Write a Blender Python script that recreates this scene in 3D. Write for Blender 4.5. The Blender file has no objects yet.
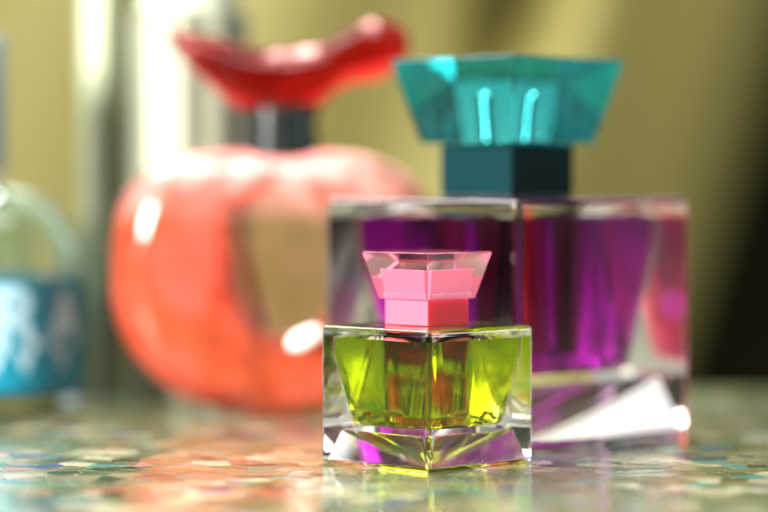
import bpy, bmesh, math, random
from math import sin, cos, pi, radians
from mathutils import Vector
random.seed(4)
S = bpy.context.scene
COL = S.collection
F, HZ, H, D0 = 2700.0, 175.0, 0.0565, 0.53      # focal in px of the 768 px photo, horizon row, eye height, distance

def PX(px, d): return (px - 384.0) / F * d
def PZ(py, d): return H - (py - HZ) * d / F

# ---------------------------------------------------------------- materials
def mat(name):
    m = bpy.data.materials.new(name); m.use_nodes = True
    nt = m.node_tree; nt.nodes.clear()
    out = nt.nodes.new('ShaderNodeOutputMaterial')
    return m, nt, nt.nodes, nt.links, out

def principled(name, col, rough=0.3, metal=0.0, coat=0.0, sss=0.0, trans=0.0, ior=1.45, bump=0.0, bscale=300, var=0.0, spec=0.5):
    m, nt, N, L, out = mat(name)
    p = N.new('ShaderNodeBsdfPrincipled')
    p.inputs['Base Color'].default_value = (*col, 1)
    p.inputs['Roughness'].default_value = rough
    p.inputs['Metallic'].default_value = metal
    p.inputs['Coat Weight'].default_value = coat
    p.inputs['Coat Roughness'].default_value = 0.04
    p.inputs['Subsurface Weight'].default_value = sss
    p.inputs['Subsurface Radius'].default_value = (1, .35, .4)
    p.inputs['Subsurface Scale'].default_value = 0.002
    p.inputs['Transmission Weight'].default_value = trans
    p.inputs['IOR'].default_value = ior
    p.inputs['Specular IOR Level'].default_value = spec
    tc = N.new('ShaderNodeTexCoord')
    if var > 0:
        n = N.new('ShaderNodeTexNoise'); n.inputs['Scale'].default_value = bscale * .2; n.inputs['Detail'].default_value = 4
        L.new(tc.outputs['Object'], n.inputs['Vector'])
        mx = N.new('ShaderNodeMix'); mx.data_type = 'RGBA'
        mx.inputs['A'].default_value = (*[c * (1 - var) for c in col], 1)
        mx.inputs['B'].default_value = (*[min(1, c * (1 + var)) for c in col], 1)
        L.new(n.outputs['Fac'], mx.inputs['Factor']); L.new(mx.outputs['Result'], p.inputs['Base Color'])
    if bump > 0:
        n2 = N.new('ShaderNodeTexNoise'); n2.inputs['Scale'].default_value = bscale; n2.inputs['Detail'].default_value = 3
        L.new(tc.outputs['Object'], n2.inputs['Vector'])
        b = N.new('ShaderNodeBump'); b.inputs['Strength'].default_value = bump; b.inputs['Distance'].default_value = 0.0005
        L.new(n2.outputs['Fac'], b.inputs['Height']); L.new(b.outputs['Normal'], p.inputs['Normal'])
    L.new(p.outputs[0], out.inputs[0])
    return m

def glass(name, col=(1, 1, 1), ior=1.5, rough=0.0, absorb=None, density=0, bump=0.0, bscale=90):
    m, nt, N, L, out = mat(name)
    g = N.new('ShaderNodeBsdfGlass')
    g.inputs['Color'].default_value = (*col, 1); g.inputs['IOR'].default_value = ior; g.inputs['Roughness'].default_value = rough
    if bump > 0:   # cast glass is never perfectly flat
        tc = N.new('ShaderNodeTexCoord')
        n2 = N.new('ShaderNodeTexNoise'); n2.inputs['Scale'].default_value = bscale; n2.inputs['Detail'].default_value = 1.5
        L.new(tc.outputs['Object'], n2.inputs['Vector'])
        b = N.new('ShaderNodeBump'); b.inputs['Strength'].default_value = 1.0; b.inputs['Distance'].default_value = bump
        L.new(n2.outputs['Fac'], b.inputs['Height']); L.new(b.outputs['Normal'], g.inputs['Normal'])
    L.new(g.outputs[0], out.inputs[0])
    if absorb:
        v = N.new('ShaderNodeVolumeAbsorption'); v.inputs['Color'].default_value = (*absorb, 1); v.inputs['Density'].default_value = density
        L.new(v.outputs[0], out.inputs['Volume'])
    return m

def liquid(name, sig, ior=1.36, gl=1.5):
    """liquid in contact with its glass: side faces refract glass->liquid, top face air->liquid"""
    m, nt, N, L, out = mat(name)
    g = N.new('ShaderNodeBsdfGlass'); g.inputs['Roughness'].default_value = 0
    a = N.new('ShaderNodeAttribute'); a.attribute_name = 'surface_top'; a.attribute_type = 'GEOMETRY'
    mr = N.new('ShaderNodeMapRange'); mr.inputs['To Min'].default_value = ior / gl; mr.inputs['To Max'].default_value = ior
    L.new(a.outputs['Fac'], mr.inputs['Value']); L.new(mr.outputs[0], g.inputs['IOR'])
    L.new(g.outputs[0], out.inputs[0])
    d = max(sig) * 1.02
    v = N.new('ShaderNodeVolumeAbsorption'); v.inputs['Color'].default_value = (*[1 - s / d for s in sig], 1); v.inputs['Density'].default_value = d
    L.new(v.outputs[0], out.inputs['Volume'])
    return m


def add_layer(m_, frac, kind, col, zr=None):
    nt_ = m_.node_tree; N_ = nt_.nodes; o_ = [q for q in N_ if q.type == 'OUTPUT_MATERIAL'][0]
    old = o_.inputs[0].links[0].from_socket
    t_ = N_.new(kind); t_.inputs[0].default_value = (*col, 1); x_ = N_.new('ShaderNodeMixShader'); x_.inputs[0].default_value = frac
    nt_.links.new(old, x_.inputs[1]); nt_.links.new(t_.outputs[0], x_.inputs[2]); nt_.links.new(x_.outputs[0], o_.inputs[0])
    if zr:      # pale overhead highlight put into the colour, growing towards the top
        tc_ = N_.new('ShaderNodeTexCoord'); sp_ = N_.new('ShaderNodeSeparateXYZ'); nt_.links.new(tc_.outputs['Object'], sp_.inputs[0])
        mr_ = N_.new('ShaderNodeMapRange'); mr_.inputs['From Min'].default_value = zr[0]; mr_.inputs['From Max'].default_value = zr[1]; mr_.inputs['To Min'].default_value = .012; mr_.inputs['To Max'].default_value = zr[2]
        nt_.links.new(sp_.outputs[2], mr_.inputs['Value'])
        no_ = N_.new('ShaderNodeTexNoise'); no_.inputs['Scale'].default_value = 90; nt_.links.new(tc_.outputs['Object'], no_.inputs['Vector'])
        mu_ = N_.new('ShaderNodeMath'); mu_.operation = 'MULTIPLY'; nt_.links.new(mr_.outputs[0], mu_.inputs[0])
        m2_ = N_.new('ShaderNodeMapRange'); m2_.inputs['From Min'].default_value = .35; m2_.inputs['From Max'].default_value = .65; m2_.inputs['To Min'].default_value = .3; m2_.inputs['To Max'].default_value = 2
        nt_.links.new(no_.outputs['Fac'], m2_.inputs['Value']); nt_.links.new(m2_.outputs[0], mu_.inputs[1]); nt_.links.new(mu_.outputs[0], x_.inputs[0])
    return m_

# ---------------------------------------------------------------- mesh helpers
def link(name, bm, m, parent=None, smooth=False, angle=None):
    me = bpy.data.meshes.new(name)
    bm.to_mesh(me); bm.free()
    me.materials.append(m)
    if smooth:
        for p in me.polygons: p.use_smooth = True
        if angle: me.set_sharp_from_angle(angle=radians(angle))
    o = bpy.data.objects.new(name, me); COL.objects.link(o)
    if parent: o.parent = parent
    return o

def wn(o):
    w = o.modifiers.new('flat', 'WEIGHTED_NORMAL'); w.keep_sharp = True; w.weight = 100
    return o

def thing(name, label, cat, loc, rz=0, group=None):
    o = bpy.data.objects.new(name, None); COL.objects.link(o)
    o.empty_display_size = .01
    o.location = loc; o.rotation_euler = (0, 0, rz); o['label'] = label; o['category'] = cat
    if group: o['group'] = group
    return o

def sq_loop(h, n, k=96, fl=0.0):
    """superellipse of half side h; n=2 circle, large = square"""
    r = []
    for i in range(k):
        t = 2 * pi * (i + .5) / k
        c, s = cos(t), sin(t)
        h_ = h * (1 + fl * cos(t * 20) * abs(sin(2 * t)))
        r.append((h_ * math.copysign(abs(c) ** (2 / n), c), h_ * math.copysign(abs(s) ** (2 / n), s)))
    return r

def rsq_loop(h, r, seg=5):
    """square with round corners"""
    p = []
    for q, (sx, sy) in enumerate(((1, 1), (-1, 1), (-1, -1), (1, -1))):
        for j in range(seg + 1):
            a = pi / 2 * q + pi / 2 * j / seg
            p.append((sx * (h - r) + r * cos(a), sy * (h - r) + r * sin(a)))
    return p

def loft(bm, loops, cap0=True, cap1=True, flip=False):
    """loops: list of (z, [(x,y)...]); returns faces"""
    rings = [[bm.verts.new((x, y, z)) for x, y in lp] for z, lp in loops]
    n = len(rings[0]); fs = []
    for a, b in zip(rings, rings[1:]):
        for i in range(n):
            fs.append(bm.faces.new((a[i], a[(i + 1) % n], b[(i + 1) % n], b[i])))
    if cap0: fs.append(bm.faces.new(rings[0][::-1]))
    if cap1: fs.append(bm.faces.new(rings[-1]))
    if flip: bmesh.ops.reverse_faces(bm, faces=fs)
    return fs, rings

def square_frustum(bm, z0, h0, z1, h1, bev, seg=3, flip=False):
    """solid with small rounded edges, h = half side"""
    tmp = bmesh.new()
    vs = [tmp.verts.new((sx * h, sy * h, z)) for z, h in ((z0, h0), (z1, h1)) for sx, sy in ((1, 1), (-1, 1), (-1, -1), (1, -1))]
    tmp.faces.new(vs[0:4][::-1]); tmp.faces.new(vs[4:8])
    for i in range(4):
        j = (i + 1) % 4
        tmp.faces.new((vs[i], vs[j], vs[4 + j], vs[4 + i]))
    if bev > 0:
        bmesh.ops.bevel(tmp, geom=list(tmp.edges), offset=bev, segments=seg, affect='EDGES', profile=.5)
    bmesh.ops.recalc_face_normals(tmp, faces=tmp.faces)
    me = bpy.data.meshes.new('t'); tmp.to_mesh(me); tmp.free()
    k = len(bm.faces)
    bm.from_mesh(me); bpy.data.meshes.remove(me)
    bm.faces.ensure_lookup_table()
    if flip: bmesh.ops.reverse_faces(bm, faces=bm.faces[k:])

def lathe(bm, prof, k=64):
    loops = [(z, [(r * cos(2 * pi * i / k), r * sin(2 * pi * i / k)) for i in range(k)]) for r, z in prof]
    return loft(bm, loops)

def tube(bm, pts, r, k=12):
    rings = []
    for i, p in enumerate(pts):
        p = Vector(p)
        d = (Vector(pts[min(i + 1, len(pts) - 1)]) - Vector(pts[max(i - 1, 0)])).normalized()
        u = d.cross(Vector((0, 1, 0.01))).normalized(); v = d.cross(u)
        rings.append([bm.verts.new(p + u * r * cos(2 * pi * j / k) + v * r * sin(2 * pi * j / k)) for j in range(k)])
    for a, b in zip(rings, rings[1:]):
        for i in range(k): bm.faces.new((a[i], a[(i + 1) % k], b[(i + 1) % k], b[i]))
    bm.faces.new(rings[0][::-1]); bm.faces.new(rings[-1])
    bmesh.ops.recalc_face_normals(bm, faces=bm.faces)

# ---------------------------------------------------------------- square glass flasks
def flask(root, s, ht, lvl, cav, punt, neck, glassm, liqm, bev):
    """s half side, ht height, lvl liquid level, cav [(z, half, exponent)], punt (half, height)"""
    bm = bmesh.new()
    square_frustum(bm, 0, s, ht, s, bev, 5)
    # pyramid recess in the underside of the thick base
    me_h, me_z = punt
    # shallow sunken star facets: separate closed air pocket just above the underside
    z0 = .0004
    square_frustum(bm, z0, me_h, me_z, me_h * .80, me_h * .012, 2, flip=True)
    # cavity wall above the liquid (air side)
    def at(z):
        for (za, ha, na), (zb, hb, nb) in zip(cav, cav[1:]):
            if za <= z <= zb:
                f = (z - za) / (zb - za); return (z, ha + (hb - ha) * f, na + (nb - na) * f)
        return cav[-1]
    lv = at(lvl)
    up = [lv] + [c for c in cav if c[0] > lvl]
    loft(bm, [(z, sq_loop(h, n, 96, .008)) for z, h, n in up], cap0=False, cap1=True, flip=True)
    body = wn(link('glass_body', bm, glassm, root, True, 35))
    bm = bmesh.new()
    dn = [c for c in cav if c[0] < lvl] + [lv]
    fs, rings = loft(bm, [(z, sq_loop(h, n, 96, .008)) for z, h, n in dn])
    bm.faces.ensure_lookup_table()
    liq = link('perfume', bm, liqm, root, True, 35)
    a = liq.data.attributes.new('surface_top', 'FLOAT', 'FACE')
    vals = [0.0] * len(liq.data.polygons); vals[-1] = 1.0
    a.data.foreach_set('value', vals)
    return body, liq

clear = glass('clear_glass', (1, 1, 1), 1.5, bump=.00006, bscale=70)
clear_big = glass('clear_glass_thick', (1, .995, 1), 1.5, bump=.00008, bscale=45)
lime = liquid('lime_perfume', (38, 25, 380))
violet = liquid('violet_perfume', (36, 200, 38))

# --- small bottle, corner towards the camera
s_x, s_d = PX(427, .53), .53
small = thing('perfume_bottle', 'small square glass bottle of lime green perfume with pink cap, sharp in front', 'perfume bottle', (s_x, 0, 0), radians(45))
s = .0297 / 2
flask(small, s, .0271, .0256,
      [(.0078, .0094, 5), (.0083, .0100, 6), (.0150, .0119, 7), (.0215, .0134, 8), (.0247, .0134, 8), (.0255, .0112, 2.6), (.0260, .0090, 2), (.0265, .0045, 2)],
      (.0137, .0066), .005, clear, lime, .0011)
pink_clear = glass('pink_tinted_acrylic', (1, .80, .87), 1.46)
pink = principled('pink_plastic', (.95, .38, .53), .28, sss=.4, coat=.2)
pink_deep = principled('pink_collar_plastic', (.88, .07, .11), .3, sss=.35, spec=.15)
bm = bmesh.new(); square_frustum(bm, .0272, .0083 / 1.414 * 1.0, .0322, .0083 / 1.414, .0003)
wn(link('collar', bm, pink_deep, small, True, 50))
bm = bmesh.new(); square_frustum(bm, .0323, .0095 / 1.414, .0415, .0129 / 1.414, .00025)
cap = wn(link('cap', bm, pink_clear, small, True, 50))
bm = bmesh.new(); square_frustum(bm, .0325, .0082 / 1.414, .0337, .0083 / 1.414, .0002); square_frustum(bm, .0336, .0077 / 1.414, .0384, .0086 / 1.414, .0002)
wn(link('cap_core', bm, pink, cap, True, 50))

# --- large bottle behind
b_d = .587
big = thing('perfume_bottle', 'large square glass bottle of purple perfume with teal faceted cap', 'perfume bottle', (PX(507, b_d), b_d - D0, 0), radians(45.5))
bs = .0400 / 1.414
flask(big, bs, .0517, .0488,
      [(.0148, .0158, 5), (.0156, .0168, 6), (.026, .0190, 7), (.041, .0226, 8), (.0475, .0232, 8), (.0488, .0215, 2.6), (.0497, .0170, 2), (.0505, .008, 2)],
      (.0270, .0128), .01, clear_big, violet, .0019)
teal_acr = glass('teal_acrylic', (.72, .98, .98), 1.49, absorb=(.20, .72, .74), density=108, bump=.0003, bscale=85)
_nt = teal_acr.node_tree; _N = _nt.nodes; _g = [q for q in _N if q.type == 'BSDF_GLASS'][0]; _o = [q for q in _N if q.type == 'OUTPUT_MATERIAL'][0]
_t = _N.new('ShaderNodeBsdfTranslucent'); _t.inputs[0].default_value = (.0, .50, .52, 1); _x = _N.new('ShaderNodeMixShader'); _x.inputs[0].default_value = .05
_nt.links.new(_g.outputs[0], _x.inputs[1]); _nt.links.new(_t.outputs[0], _x.inputs[2]); _nt.links.new(_x.outputs[0], _o.inputs[0])
teal = principled('teal_collar_metal', (.0, .013, .016), .45, spec=.08)
teal_core = principled('teal_core_plastic', (.0, .20, .24), .3, coat=.3)
ringm = principled('dark_gasket', (.02, .02, .022), .4)
bm = bmesh.new(); square_frustum(bm, .05172, .0138 / 1.414, .0524, .0138 / 1.414, .0001)
link('gasket', bm, ringm, big)
bm = bmesh.new(); square_frustum(bm, .0521, .0145 / 1.414, .0632, .0145 / 1.414, .0004)
wn(link('collar', bm, teal, big, True, 50))
bm = bmesh.new(); square_frustum(bm, .0633, .0190 / 1.414, .0815, .0256 / 1.414, .0005)
bcap = wn(link('cap', bm, teal_acr, big, True, 50))
bm = bmesh.new(); lathe(bm, [(.0060, .0636), (.0060, .0648), (.0025, .0654), (.0025, .0752), (.0020, .0758)], 40)
link('cap_core', bm, principled('satin_aluminium', (.97, .98, .98), .14, metal=1), bcap, True, 30)
bm = bmesh.new(); tube(bm, [(0, 0, .0475), (0, 0, .035), (.001, .001, .0165)], .0013)
link('dip_tube', bm, principled('dip_tube_plastic', (.85, .8, .9), .2, trans=.6), big, True)

# --- red round bottle
r_d = .637
ry = r_d - D0
rx = PX(276, r_d)
red = thing('perfume_bottle', 'round flat bottle of orange red glass with clear window and winged dark red cap', 'perfume bottle', (rx, ry, 0), radians(4))
def lx(px): return PX(px, r_d) - rx
def lz(py): return PZ(py, r_d)
m, nt, N, L, out = mat('red_lacquered_glass')
p = N.new('ShaderNodeBsdfPrincipled')
tc = N.new('ShaderNodeTexCoord'); n = N.new('ShaderNodeTexNoise'); n.inputs['Scale'].default_value = 80; n.inputs['Detail'].default_value = 2
L.new(tc.outputs['Object'], n.inputs['Vector'])
cr = N.new('ShaderNodeValToRGB'); e = cr.color_ramp.elements
e[0].position = .39; e[0].color = (.60, .12, .015, 1); e[1].position = .61; e[1].color = (1.0, .30, .20, 1)
q = e.new(.5); q.color = (1.0, .20, .045, 1)
L.new(n.outputs['Fac'], cr.inputs['Fac']); L.new(cr.outputs['Color'], p.inputs['Base Color'])
p.inputs['Roughness'].default_value = .28; p.inputs['Coat Weight'].default_value = .8; p.inputs['Coat Roughness'].default_value = .1
p.inputs['Transmission Weight'].default_value = .35; p.inputs['IOR'].default_value = 1.3
tl = N.new('ShaderNodeBsdfTranslucent'); L.new(cr.outputs['Color'], tl.inputs['Color'])
mx = N.new('ShaderNodeMixShader'); mx.inputs[0].default_value = .3
L.new(p.outputs[0], mx.inputs[1]); L.new(tl.outputs[0], mx.inputs[2]); L.new(mx.outputs[0], out.inputs[0])
red_m = m
zc, rh, rw = lz(150) / 2, lz(150) / 2, (438 - 112) / 2 / F * r_d
hx, hz, hrx, hrz = lx(284), lz(262), 54 / F * r_d, 72 / F * r_d
def sup(t, a, b, n):
    c, q = cos(t), sin(t)
    return a * math.copysign(abs(c) ** (2 / n), c), b * math.copysign(abs(q) ** (2 / n), q)
KT, KP = 96, 28
def ring_solid(grow, th, hole, e):
    """disc with rounded rim; with a hole it is a closed ring"""
    bm = bmesh.new(); rings = []
    for i in range(KT):
        t = 2 * pi * i / KT
        ox, oz = sup(t, rw - grow, rh - grow * 2.2, 3.4 if sin(t) > 0 else 2.2); oz += zc - grow * .5
        ix, iz = (sup(t, hrx, hrz, 2.2) if hole else (0, 0))
        ix, iz = (ix + hx, iz + hz) if hole else (0, zc)
        r = []
        for j in range(KP + (0 if hole else 1)):
            ph = 2 * pi * j / KP if hole else -pi / 2 + pi * j / KP
            c, q = sup(ph, 1, 1, e)
            if hole: x = (ox + ix) / 2 + (ox - ix) / 2 * c; z = (oz + iz) / 2 + (oz - iz) / 2 * c
            else: c = (1 - (1 - c) * .35) if 0 < j < KP else .65; x = ox * c; z = zc + (oz - zc) * c
            r.append(bm.verts.new((x, th * q, max(z, 0.0))))
        rings.append(r)
    m_ = KP if hole else KP + 1
    for i in range(KT):
        a, b = rings[i], rings[(i + 1) % KT]
        for j in range(KP): bm.faces.new((a[j], a[(j + 1) % m_], b[(j + 1) % m_], b[j]))
    if not hole:
        bm.faces.new([r[0] for r in rings]); bm.faces.new([r[-1] for r in rings][::-1])
    bmesh.ops.recalc_face_normals(bm, faces=bm.faces)
    return bm
link('glass_body', ring_solid(0, .0128, False, 2.2), add_layer(glass('red_tinted_glass', (1, .86, .84), 1.45, rough=.06, bump=.0006, bscale=70), .13, 'ShaderNodeBsdfDiffuse', (1, .42, .40), (.045, .059, .28)), red, True, 35)
link('perfume', ring_solid(.0032, .0088, True, 3.6), red_m, red, True)
bm = bmesh.new(); tube(bm, [(lx(232), -.0094, lz(205)), (lx(238), -.0096, lz(250)), (lx(247), -.0098, lz(290)), (lx(258), -.0096, lz(328))], .0023)
link('dark_streak', bm, principled('streak_brown', (.16, .09, .03), .35, metal=.5), red, True)  # brown tube added in place of a dark refraction streak in the glass
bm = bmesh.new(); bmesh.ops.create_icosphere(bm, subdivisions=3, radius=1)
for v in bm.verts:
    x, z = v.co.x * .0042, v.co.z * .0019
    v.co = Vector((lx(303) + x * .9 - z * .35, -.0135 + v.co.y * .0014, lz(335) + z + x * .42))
link('highlight_oval', bm, principled('highlight_white', (.85, .84, .78), .15, coat=1), red, True)  # added white oval, stands in for a bright highlight on the glass
neckm = principled('dark_chrome', (.16, .17, .17), .12, metal=1)
bm = bmesh.new(); lathe(bm, [(.0088, lz(156)), (.0088, lz(132)), (.0082, lz(131)), (.0082, lz(122)), (.0088, lz(121)), (.0088, lz(100))])
for v in bm.verts: v.co.x += lx(281)
link('collar', bm, neckm, red, True, 35)
st = [(168, 30, 34, .1), (174, 31, 46, .4), (184, 32, 60, .6), (200, 35, 76, .75), (220, 40, 94, .9), (240, 45, 110, 1), (260, 48, 118, 1.05), (281, 48, 120, 1.1), (302, 47, 117, 1.05),
      (320, 44, 106, 1), (333, 37, 94, .95), (344, 32, 86, .95), (356, 24, 83, 1), (370, 19, 80, 1.05), (384, 18, 76, 1), (396, 21, 70, .85), (404, 28, 62, .6), (409, 38, 52, .25)]
bm = bmesh.new(); rings = []
for px, t, b, w in st:
    z0, z1 = lz(b), lz(t)
    rings.append([bm.verts.new((lx(px), .0105 * w * cos(2 * pi * j / 20), (z0 + z1) / 2 + (z1 - z0) / 2 * sin(2 * pi * j / 20))) for j in range(20)])
for a, b in zip(rings, rings[1:]):
    for j in range(20): bm.faces.new((a[j], a[(j + 1) % 20], b[(j + 1) % 20], b[j]))
bm.faces.new(rings[0][::-1]); bm.faces.new(rings[-1])
bmesh.ops.recalc_face_normals(bm, faces=bm.faces)
bmesh.ops.subdivide_edges(bm, edges=bm.edges, cuts=1, smooth=.8)
bmesh.ops.recalc_face_normals(bm, faces=bm.faces)
if bm.calc_volume(signed=True) < 0: bmesh.ops.reverse_faces(bm, faces=bm.faces)
link('cap', bm, add_layer(glass('red_cap_acrylic', (1, .6, .6), 1.3, rough=.07, absorb=(.80, .02, .02), density=140), .14, 'ShaderNodeBsdfTranslucent', (.75, .01, .01)), red, True)

# --- tall pale canister and slim dark tube behind the red bottle
c_d = .68
def flute(r, n, amp, ph): return [(r * (1 + amp * cos(n * a + ph)) * cos(a), r * (1 + amp * cos(n * a + ph)) * sin(a)) for a in [2 * pi * i / 176 for i in range(176)]]
can = thing('spray_canister', 'tall fluted cream and silver canister standing behind the round red bottle', 'canister', (PX(190, c_d), c_d - D0, 0))
R = 60 / F * c_d
cream = principled('cream_aluminium', (.15, .16, .115), .5, metal=.2, bump=.05, bscale=120)
bm = bmesh.new()
loft(bm, [(z, flute(r * .96, 9, .05, 2.0)) for r, z in [(R * .94, 0), (R, .0012), (R, .0950), (R * .97, .0965), (R * .9, .0975)]])
link('can_body', bm, cream, can, True, 30)
bm = bmesh.new(); lathe(bm, [(R * .80, .0976), (R * .80, .150), (R * .75, .1525), (R * .5, .1535)])
link('cap', bm, principled('pale_green_cap', (.42, .47, .36), .3), can, True, 30)
slim = thing('glass_tube', 'slim tall grey green tube standing left of the cream canister', 'tube bottle', (PX(104, c_d + .012), c_d + .012 - D0, 0))
R = 25 / F * c_d
bm = bmesh.new()
loft(bm, [(z, flute(r * .95, 5, .06, .6)) for r, z in [(R * .94, 0), (R, .0012), (R, .1150), (R * .97, .1165), (R * .9, .1175)]])
link('tube_body', bm, principled('grey_green_metal', (.20, .22, .14), .45, metal=.2), slim, True, 30)
bm = bmesh.new(); lathe(bm, [(R * .8, .1176), (R * .8, .135), (R * .6, .1365)])
link('cap', bm, principled('dark_green_cap', (.10, .12, .08), .3), slim, True, 30)

# --- blue bottle, cut by the left edge of the picture
u_d = .65
ux = PX(-30, u_d)
blue = thing('perfume_bottle', 'clear round-shouldered bottle with white letters on teal band, cut off by left edge', 'perfume bottle', (ux, u_d - D0, 0))
R = 112 / F * u_d
def uz(py): return PZ(py, u_d)
bm = bmesh.new()
prof = [(R * .9, 0), (R * .98, .0015), (R, .004), (R, uz(262))]
for k in range(1, 9):
    a = pi / 2 * k / 9
    prof.append((R * .25 + R * .75 * cos(a), uz(262) + (uz(185) - uz(262)) * sin(a)))
prof += [(R * .22, uz(183)), (R * .22, uz(172))]
lathe(bm, prof)
inn = [(r - .0022, z) for r, z in prof[:-2]]; inn[0] = (inn[0][0], .004); inn[1] = (inn[1][0], .0045); inn[2] = (inn[2][0], .006)
inn = [(max(r, .003), z - (.0015 if i > 3 else 0)) for i, (r, z) in enumerate(inn)]
loft(bm, [(z, [(r * cos(2 * pi * i / 64), r * sin(2 * pi * i / 64)) for i in range(64)]) for r, z in inn], flip=True)
link('glass_body', bm, glass('pale_blue_glass', (.90, .98, 1), 1.45), blue, True, 30)
bm = bmesh.new(); lathe(bm, [(R - .0026, .0048), (R - .00235, .006), (R - .00235, uz(290))])
link('perfume', bm, glass('blue_perfume', (1, 1, 1), 1.33, absorb=(.02, .70, .95), density=60), blue, True, 30)
bm = bmesh.new(); Rb = R + .00025; za, zb = uz(385), uz(276)
loft(bm, [(za, [(Rb * cos(2 * pi * i / 96), Rb * sin(2 * pi * i / 96)) for i in range(96)]), (zb, [(Rb * cos(2 * pi * i / 96), Rb * sin(2 * pi * i / 96)) for i in range(96)]),
          (zb, [((R + .00003) * cos(2 * pi * i / 96), (R + .00003) * sin(2 * pi * i / 96)) for i in range(96)]), (za, [((R + .00003) * cos(2 * pi * i / 96), (R + .00003) * sin(2 * pi * i / 96)) for i in range(96)])], cap0=False, cap1=False)
band = link('label_band', bm, principled('teal_blue_band', (.0, .15, .23), .5, var=.3, bscale=250), blue, True, 30)
white = principled('white_print', (.28, .44, .52), .8)
def text_on(body, size, ang, z, parent, name):
    cu = bpy.data.curves.new('t', 'FONT'); cu.body = body; cu.size = size; cu.align_x = 'CENTER'; cu.offset = size * .035
    to = bpy.data.objects.new('t', cu); COL.objects.link(to)
    dg = bpy.context.evaluated_depsgraph_get(); me = bpy.data.meshes.new_from_object(to.evaluated_get(dg))
    bpy.data.objects.remove(to)
    bm = bmesh.new(); bm.from_mesh(me)
    bmesh.ops.subdivide_edges(bm, edges=bm.edges, cuts=2)
    for v in bm.verts:
        a = ang + v.co.x / Rb; v.co = Vector(((Rb + .0001) * sin(a), -(Rb + .0001) * cos(a), z + v.co.y))
    return link(name, bm, white, parent)
text_on('R', .0195, radians(31), uz(340), band, 'letter')
text_on('A', .0175, radians(63), uz(340), band, 'letter')
for a in (20, 36, 60):
    text_on('v', .0105, radians(a), uz(364), band, 'small_print')
bm = bmesh.new(); lathe(bm, [(.0088, uz(172)), (.0088, uz(40)), (.008, uz(36))])
link('cap', bm, principled('blue_grey_cap', (.25, .36, .42), .25, metal=.5), blue, True, 30)

# ---------------------------------------------------------------- mosaic table
m, nt, N, L, out = mat('glass_mosaic')
p = N.new('ShaderNodeBsdfPrincipled')
tc = N.new('ShaderNodeTexCoord')
mp = N.new('ShaderNodeMapping'); mp.inputs['Rotation'].default_value = (0, 0, .35); L.new(tc.outputs['Object'], mp.inputs['Vector'])
nw = N.new('ShaderNodeTexNoise'); nw.inputs['Scale'].default_value = 110; nw.inputs['Detail'].default_value = 3; L.new(mp.outputs[0], nw.inputs['Vector'])
vs_ = N.new('ShaderNodeVectorMath'); vs_.operation = 'MULTIPLY_ADD'; vs_.inputs[1].default_value = (.008, .008, 0)
L.new(nw.outputs['Color'], vs_.inputs[0]); L.new(mp.outputs[0], vs_.inputs[2]); warp = vs_
def voro(scale, feat):
    v = N.new('ShaderNodeTexVoronoi'); v.feature = feat; v.inputs['Scale'].default_value = scale; v.inputs['Randomness'].default_value = .85
    v.voronoi_dimensions = '2D'
    L.new(warp.outputs[0], v.inputs['Vector']); return v
vc, ve = voro(165, 'F1'), voro(165, 'DISTANCE_TO_EDGE')
cr = N.new('ShaderNodeValToRGB'); cr.color_ramp.interpolation = 'CONSTANT'
cols = [(0, (.13, .13, .06)), (.16, (.05, .08, .035)), (.30, (.24, .22, .13)), (.44, (.02, .035, .02)), (.52, (.42, .40, .28)), (.67, (.30, .085, .055)),
        (.69, (.09, .11, .06)), (.80, (.05, .22, .20)), (.86, (.18, .14, .06)), (.93, (.04, .06, .16)), (.975, (.40, .17, .13))]
e = cr.color_ramp.elements
e[0].position, e[0].color = 0, (*cols[0][1], 1); e[1].position, e[1].color = cols[1][0], (*cols[1][1], 1)
for ps, c in cols[2:]:
    q = e.new(ps); q.color = (*c, 1)
sx = N.new('ShaderNodeSeparateColor'); L.new(vc.outputs['Color'], sx.inputs[0]); L.new(sx.outputs[0], cr.inputs['Fac'])
# streaks inside each glass tile
ns = N.new('ShaderNodeTexNoise'); ns.inputs['Scale'].default_value = 230; ns.inputs['Detail'].default_value = 6; ns.inputs['Roughness'].default_value = .75; L.new(mp.outputs[0], ns.inputs['Vector'])
hv = N.new('ShaderNodeMix'); hv.data_type = 'RGBA'; hv.blend_type = 'OVERLAY'; hv.inputs['Factor'].default_value = 1
L.new(cr.outputs['Color'], hv.inputs['A']); L.new(ns.outputs['Color'], hv.inputs['B'])
gr = N.new('ShaderNodeMapRange'); gr.inputs['From Min'].default_value = .006; gr.inputs['From Max'].default_value = .03
L.new(ve.outputs['Distance'], gr.inputs['Value'])
gm = N.new('ShaderNodeMix'); gm.data_type = 'RGBA'; gm.inputs['A'].default_value = (.05, .05, .03, 1)
L.new(gr.outputs[0], gm.inputs['Factor']); bl = N.new('ShaderNodeMix'); bl.data_type = 'RGBA'; bl.inputs['B'].default_value = (.10, .115, .05, 1)
n5 = N.new('ShaderNodeTexNoise'); n5.inputs['Scale'].default_value = 28; n5.inputs['Detail'].default_value = 3; L.new(mp.outputs[0], n5.inputs['Vector'])
m5 = N.new('ShaderNodeMapRange'); m5.inputs['From Min'].default_value = .4; m5.inputs['From Max'].default_value = .6; m5.inputs['To Min'].default_value = .1; m5.inputs['To Max'].default_value = .75
L.new(n5.outputs['Fac'], m5.inputs['Value']); L.new(m5.outputs[0], bl.inputs['Factor']); L.new(hv.outputs['Result'], bl.inputs['A'])
L.new(bl.outputs['Result'], gm.inputs['B']); L.new(gm.outputs['Result'], p.inputs['Base Color'])
rg = N.new('ShaderNodeMapRange'); rg.inputs['To Min'].default_value = .5; rg.inputs['To Max'].default_value = .08; L.new(gr.outputs[0], rg.inputs['Value']); L.new(rg.outputs[0], p.inputs['Roughness'])
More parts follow.
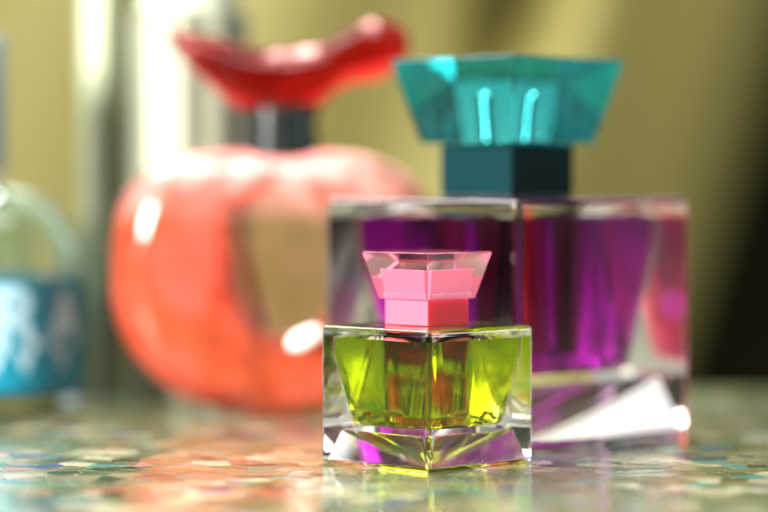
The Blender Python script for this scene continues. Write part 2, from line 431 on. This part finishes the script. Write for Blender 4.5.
nb = N.new('ShaderNodeTexNoise'); nb.inputs['Scale'].default_value = 55; nb.inputs['Detail'].default_value = 2; L.new(mp.outputs[0], nb.inputs['Vector'])
b1 = N.new('ShaderNodeBump'); b1.inputs['Strength'].default_value = .6; b1.inputs['Distance'].default_value = .0009; L.new(nb.outputs['Fac'], b1.inputs['Height'])
b2 = N.new('ShaderNodeBump'); b2.inputs['Strength'].default_value = .5; b2.inputs['Distance'].default_value = .0003; L.new(gr.outputs[0], b2.inputs['Height']); L.new(b1.outputs['Normal'], b2.inputs['Normal'])
n7 = N.new('ShaderNodeTexNoise'); n7.inputs['Scale'].default_value = 420; n7.inputs['Detail'].default_value = 3; L.new(mp.outputs[0], n7.inputs['Vector'])
b3 = N.new('ShaderNodeBump'); b3.inputs['Strength'].default_value = .35; b3.inputs['Distance'].default_value = .0002; L.new(n7.outputs['Fac'], b3.inputs['Height']); L.new(b2.outputs['Normal'], b3.inputs['Normal'])
L.new(b3.outputs['Normal'], p.inputs['Normal'])
L.new(p.outputs[0], out.inputs[0])
bm = bmesh.new()
bmesh.ops.create_cube(bm, size=1)
for v in bm.verts: v.co = Vector((v.co.x * 1.1, v.co.y * .95 - .292, v.co.z * .03 - .015))
bmesh.ops.bevel(bm, geom=list(bm.edges), offset=.003, segments=3, affect='EDGES')
tb = link('table_top', bm, m, None, True, 40)
tb['label'] = 'glossy mosaic table top of pale green, cream and coral glass tiles under the bottles'; tb['category'] = 'table'

# ---------------------------------------------------------------- curtain and dark wall
m, nt, N, L, out = mat('olive_satin')
p = N.new('ShaderNodeBsdfPrincipled'); p.inputs['Roughness'].default_value = .7
tc = N.new('ShaderNodeTexCoord'); w = N.new('ShaderNodeTexNoise'); w.inputs['Scale'].default_value = 9
L.new(tc.outputs['Object'], w.inputs['Vector'])
mx = N.new('ShaderNodeMix'); mx.data_type = 'RGBA'; mx.inputs['A'].default_value = (.148, .128, .027, 1); mx.inputs['B'].default_value = (.17, .15, .038, 1)
L.new(w.outputs['Fac'], mx.inputs['Factor']); L.new(mx.outputs['Result'], p.inputs['Base Color']); L.new(p.outputs[0], out.inputs[0])
bm = bmesh.new(); NX, NZ = 220, 60; Y0 = .58; gv = []
for j in range(NZ + 1):
    z = -.35 + 1.15 * j / NZ
    xe = .147 + .32 * (z - .02)                  # slanting gathered edge
    row = []
    for i in range(NX + 1):
        u = i / NX
        x = -.55 + (xe + .55) * u
        sft = x - .22 * z
        dep = .09 * math.exp(-((sft - .030) / .016) ** 2) * min(1, max(0, (z - .07) / .05)) + .010 * sin(sft * 26 + 1) + .007 * sin(sft * 61 + 2.2) + .13 * max(0, (u - .82) / .18) ** 2
        row.append(bm.verts.new((x, Y0 + dep * .7, z)))
    gv.append(row)
for j in range(NZ):
    for i in range(NX): bm.faces.new((gv[j][i], gv[j][i + 1], gv[j + 1][i + 1], gv[j + 1][i]))
cu = link('curtain', bm, m, None, True)
sm = cu.modifiers.new('thick', 'SOLIDIFY'); sm.thickness = .001
cu['label'] = 'softly folded olive yellow satin curtain hanging far behind the bottles'; cu['category'] = 'curtain'
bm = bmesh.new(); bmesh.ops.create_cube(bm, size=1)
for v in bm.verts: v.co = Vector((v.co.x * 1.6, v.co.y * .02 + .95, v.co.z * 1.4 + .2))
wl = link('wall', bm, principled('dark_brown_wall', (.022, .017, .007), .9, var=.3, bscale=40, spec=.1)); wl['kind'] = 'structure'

# ---------------------------------------------------------------- light
W = bpy.data.worlds.new('World'); S.world = W; W.use_nodes = True
bg = W.node_tree.nodes['Background']; bg.inputs[0].default_value = (.95, 1.0, .93, 1); bg.inputs[1].default_value = .72
wn_ = W.node_tree.nodes; wl_ = W.node_tree.links
wt = wn_.new('ShaderNodeTexCoord'); wz = wn_.new('ShaderNodeTexNoise'); wz.inputs['Scale'].default_value = 3.2; wz.inputs['Detail'].default_value = 2
wr = wn_.new('ShaderNodeValToRGB'); we = wr.color_ramp.elements
we[0].position = .44; we[0].color = (.045, .045, .03, 1); we[1].position = .60; we[1].color = (.95, 1.0, .90, 1)
wl_.new(wt.outputs['Generated'], wz.inputs['Vector']); wl_.new(wz.outputs['Fac'], wr.inputs['Fac']); wl_.new(wr.outputs['Color'], bg.inputs[0])
def area(name, loc, tgt, sx, sy, pw, col=(1, 1, 1), spread=180):
    l = bpy.data.lights.new(name, 'AREA'); l.shape = 'RECTANGLE'; l.size = sx; l.size_y = sy; l.energy = pw; l.color = col; l.spread = radians(spread)
    o = bpy.data.objects.new(name, l); COL.objects.link(o); o.location = loc
    o.rotation_euler = (Vector(tgt) - Vector(loc)).to_track_quat('-Z', 'Y').to_euler()
    return o
area('area_light', (-.74, -.62, .34), (-.02, .05, .03), .26, .36, 8.6, (1, .97, .90), 62)  # key light, window to the left
area('area_light', (.05, .46, .27), (.02, .05, .02), .50, .20, .40, (1, 1, .97))  # added unseen panel behind the bottles, whitens glass bases and teal cap
area('area_light', (-.32, .42, .56), (0, .05, .02), .09, .30, 4, (1, .98, .92))
area('area_light', (-.08, .42, .56), (0, .05, .02), .09, .30, 6, (1, .98, .92))
area('area_light', (.75, .05, .35), (0, .05, .03), .10, .40, 1.2, (1, 1, .95))
area('area_light', (.30, .05, .95), (.12, .6, .08), .3, .3, 2.0, (1, .97, .88))  # added lamp that only brightens the curtain
area('area_light', (-.06, -.05, .85), (-.03, .10, .05), .45, .14, 2.2, (1, .99, .96), 90)  # added overhead strip for a highlight along the red bottle's top rim

# ---------------------------------------------------------------- camera
cam = bpy.data.cameras.new('Camera'); co = bpy.data.objects.new('Camera', cam); COL.objects.link(co); S.camera = co
cam.sensor_width = 36; cam.lens = F / 768 * 36
co.location = (0, -D0, H); co.rotation_euler = (radians(90) - math.atan((256 - HZ) / F), 0, 0)
cam.clip_start = .01; cam.clip_end = 20
cam.dof.use_dof = True; cam.dof.focus_distance = .520; cam.dof.aperture_fstop = cam.lens / 1000 / .024; cam.dof.aperture_blades = 0

S.render.engine = 'CYCLES'
c = S.cycles
c.use_denoising = True; c.max_bounces = 28; c.transmission_bounces = 24; c.glossy_bounces = 12; c.diffuse_bounces = 4; c.transparent_max_bounces = 8
c.sample_clamp_indirect = 12; c.blur_glossy = .3; c.caustics_reflective = True; c.caustics_refractive = True
S.view_settings.view_transform = 'Standard'; S.view_settings.look = 'None'; S.view_settings.gamma = 1; S.view_settings.exposure = 0
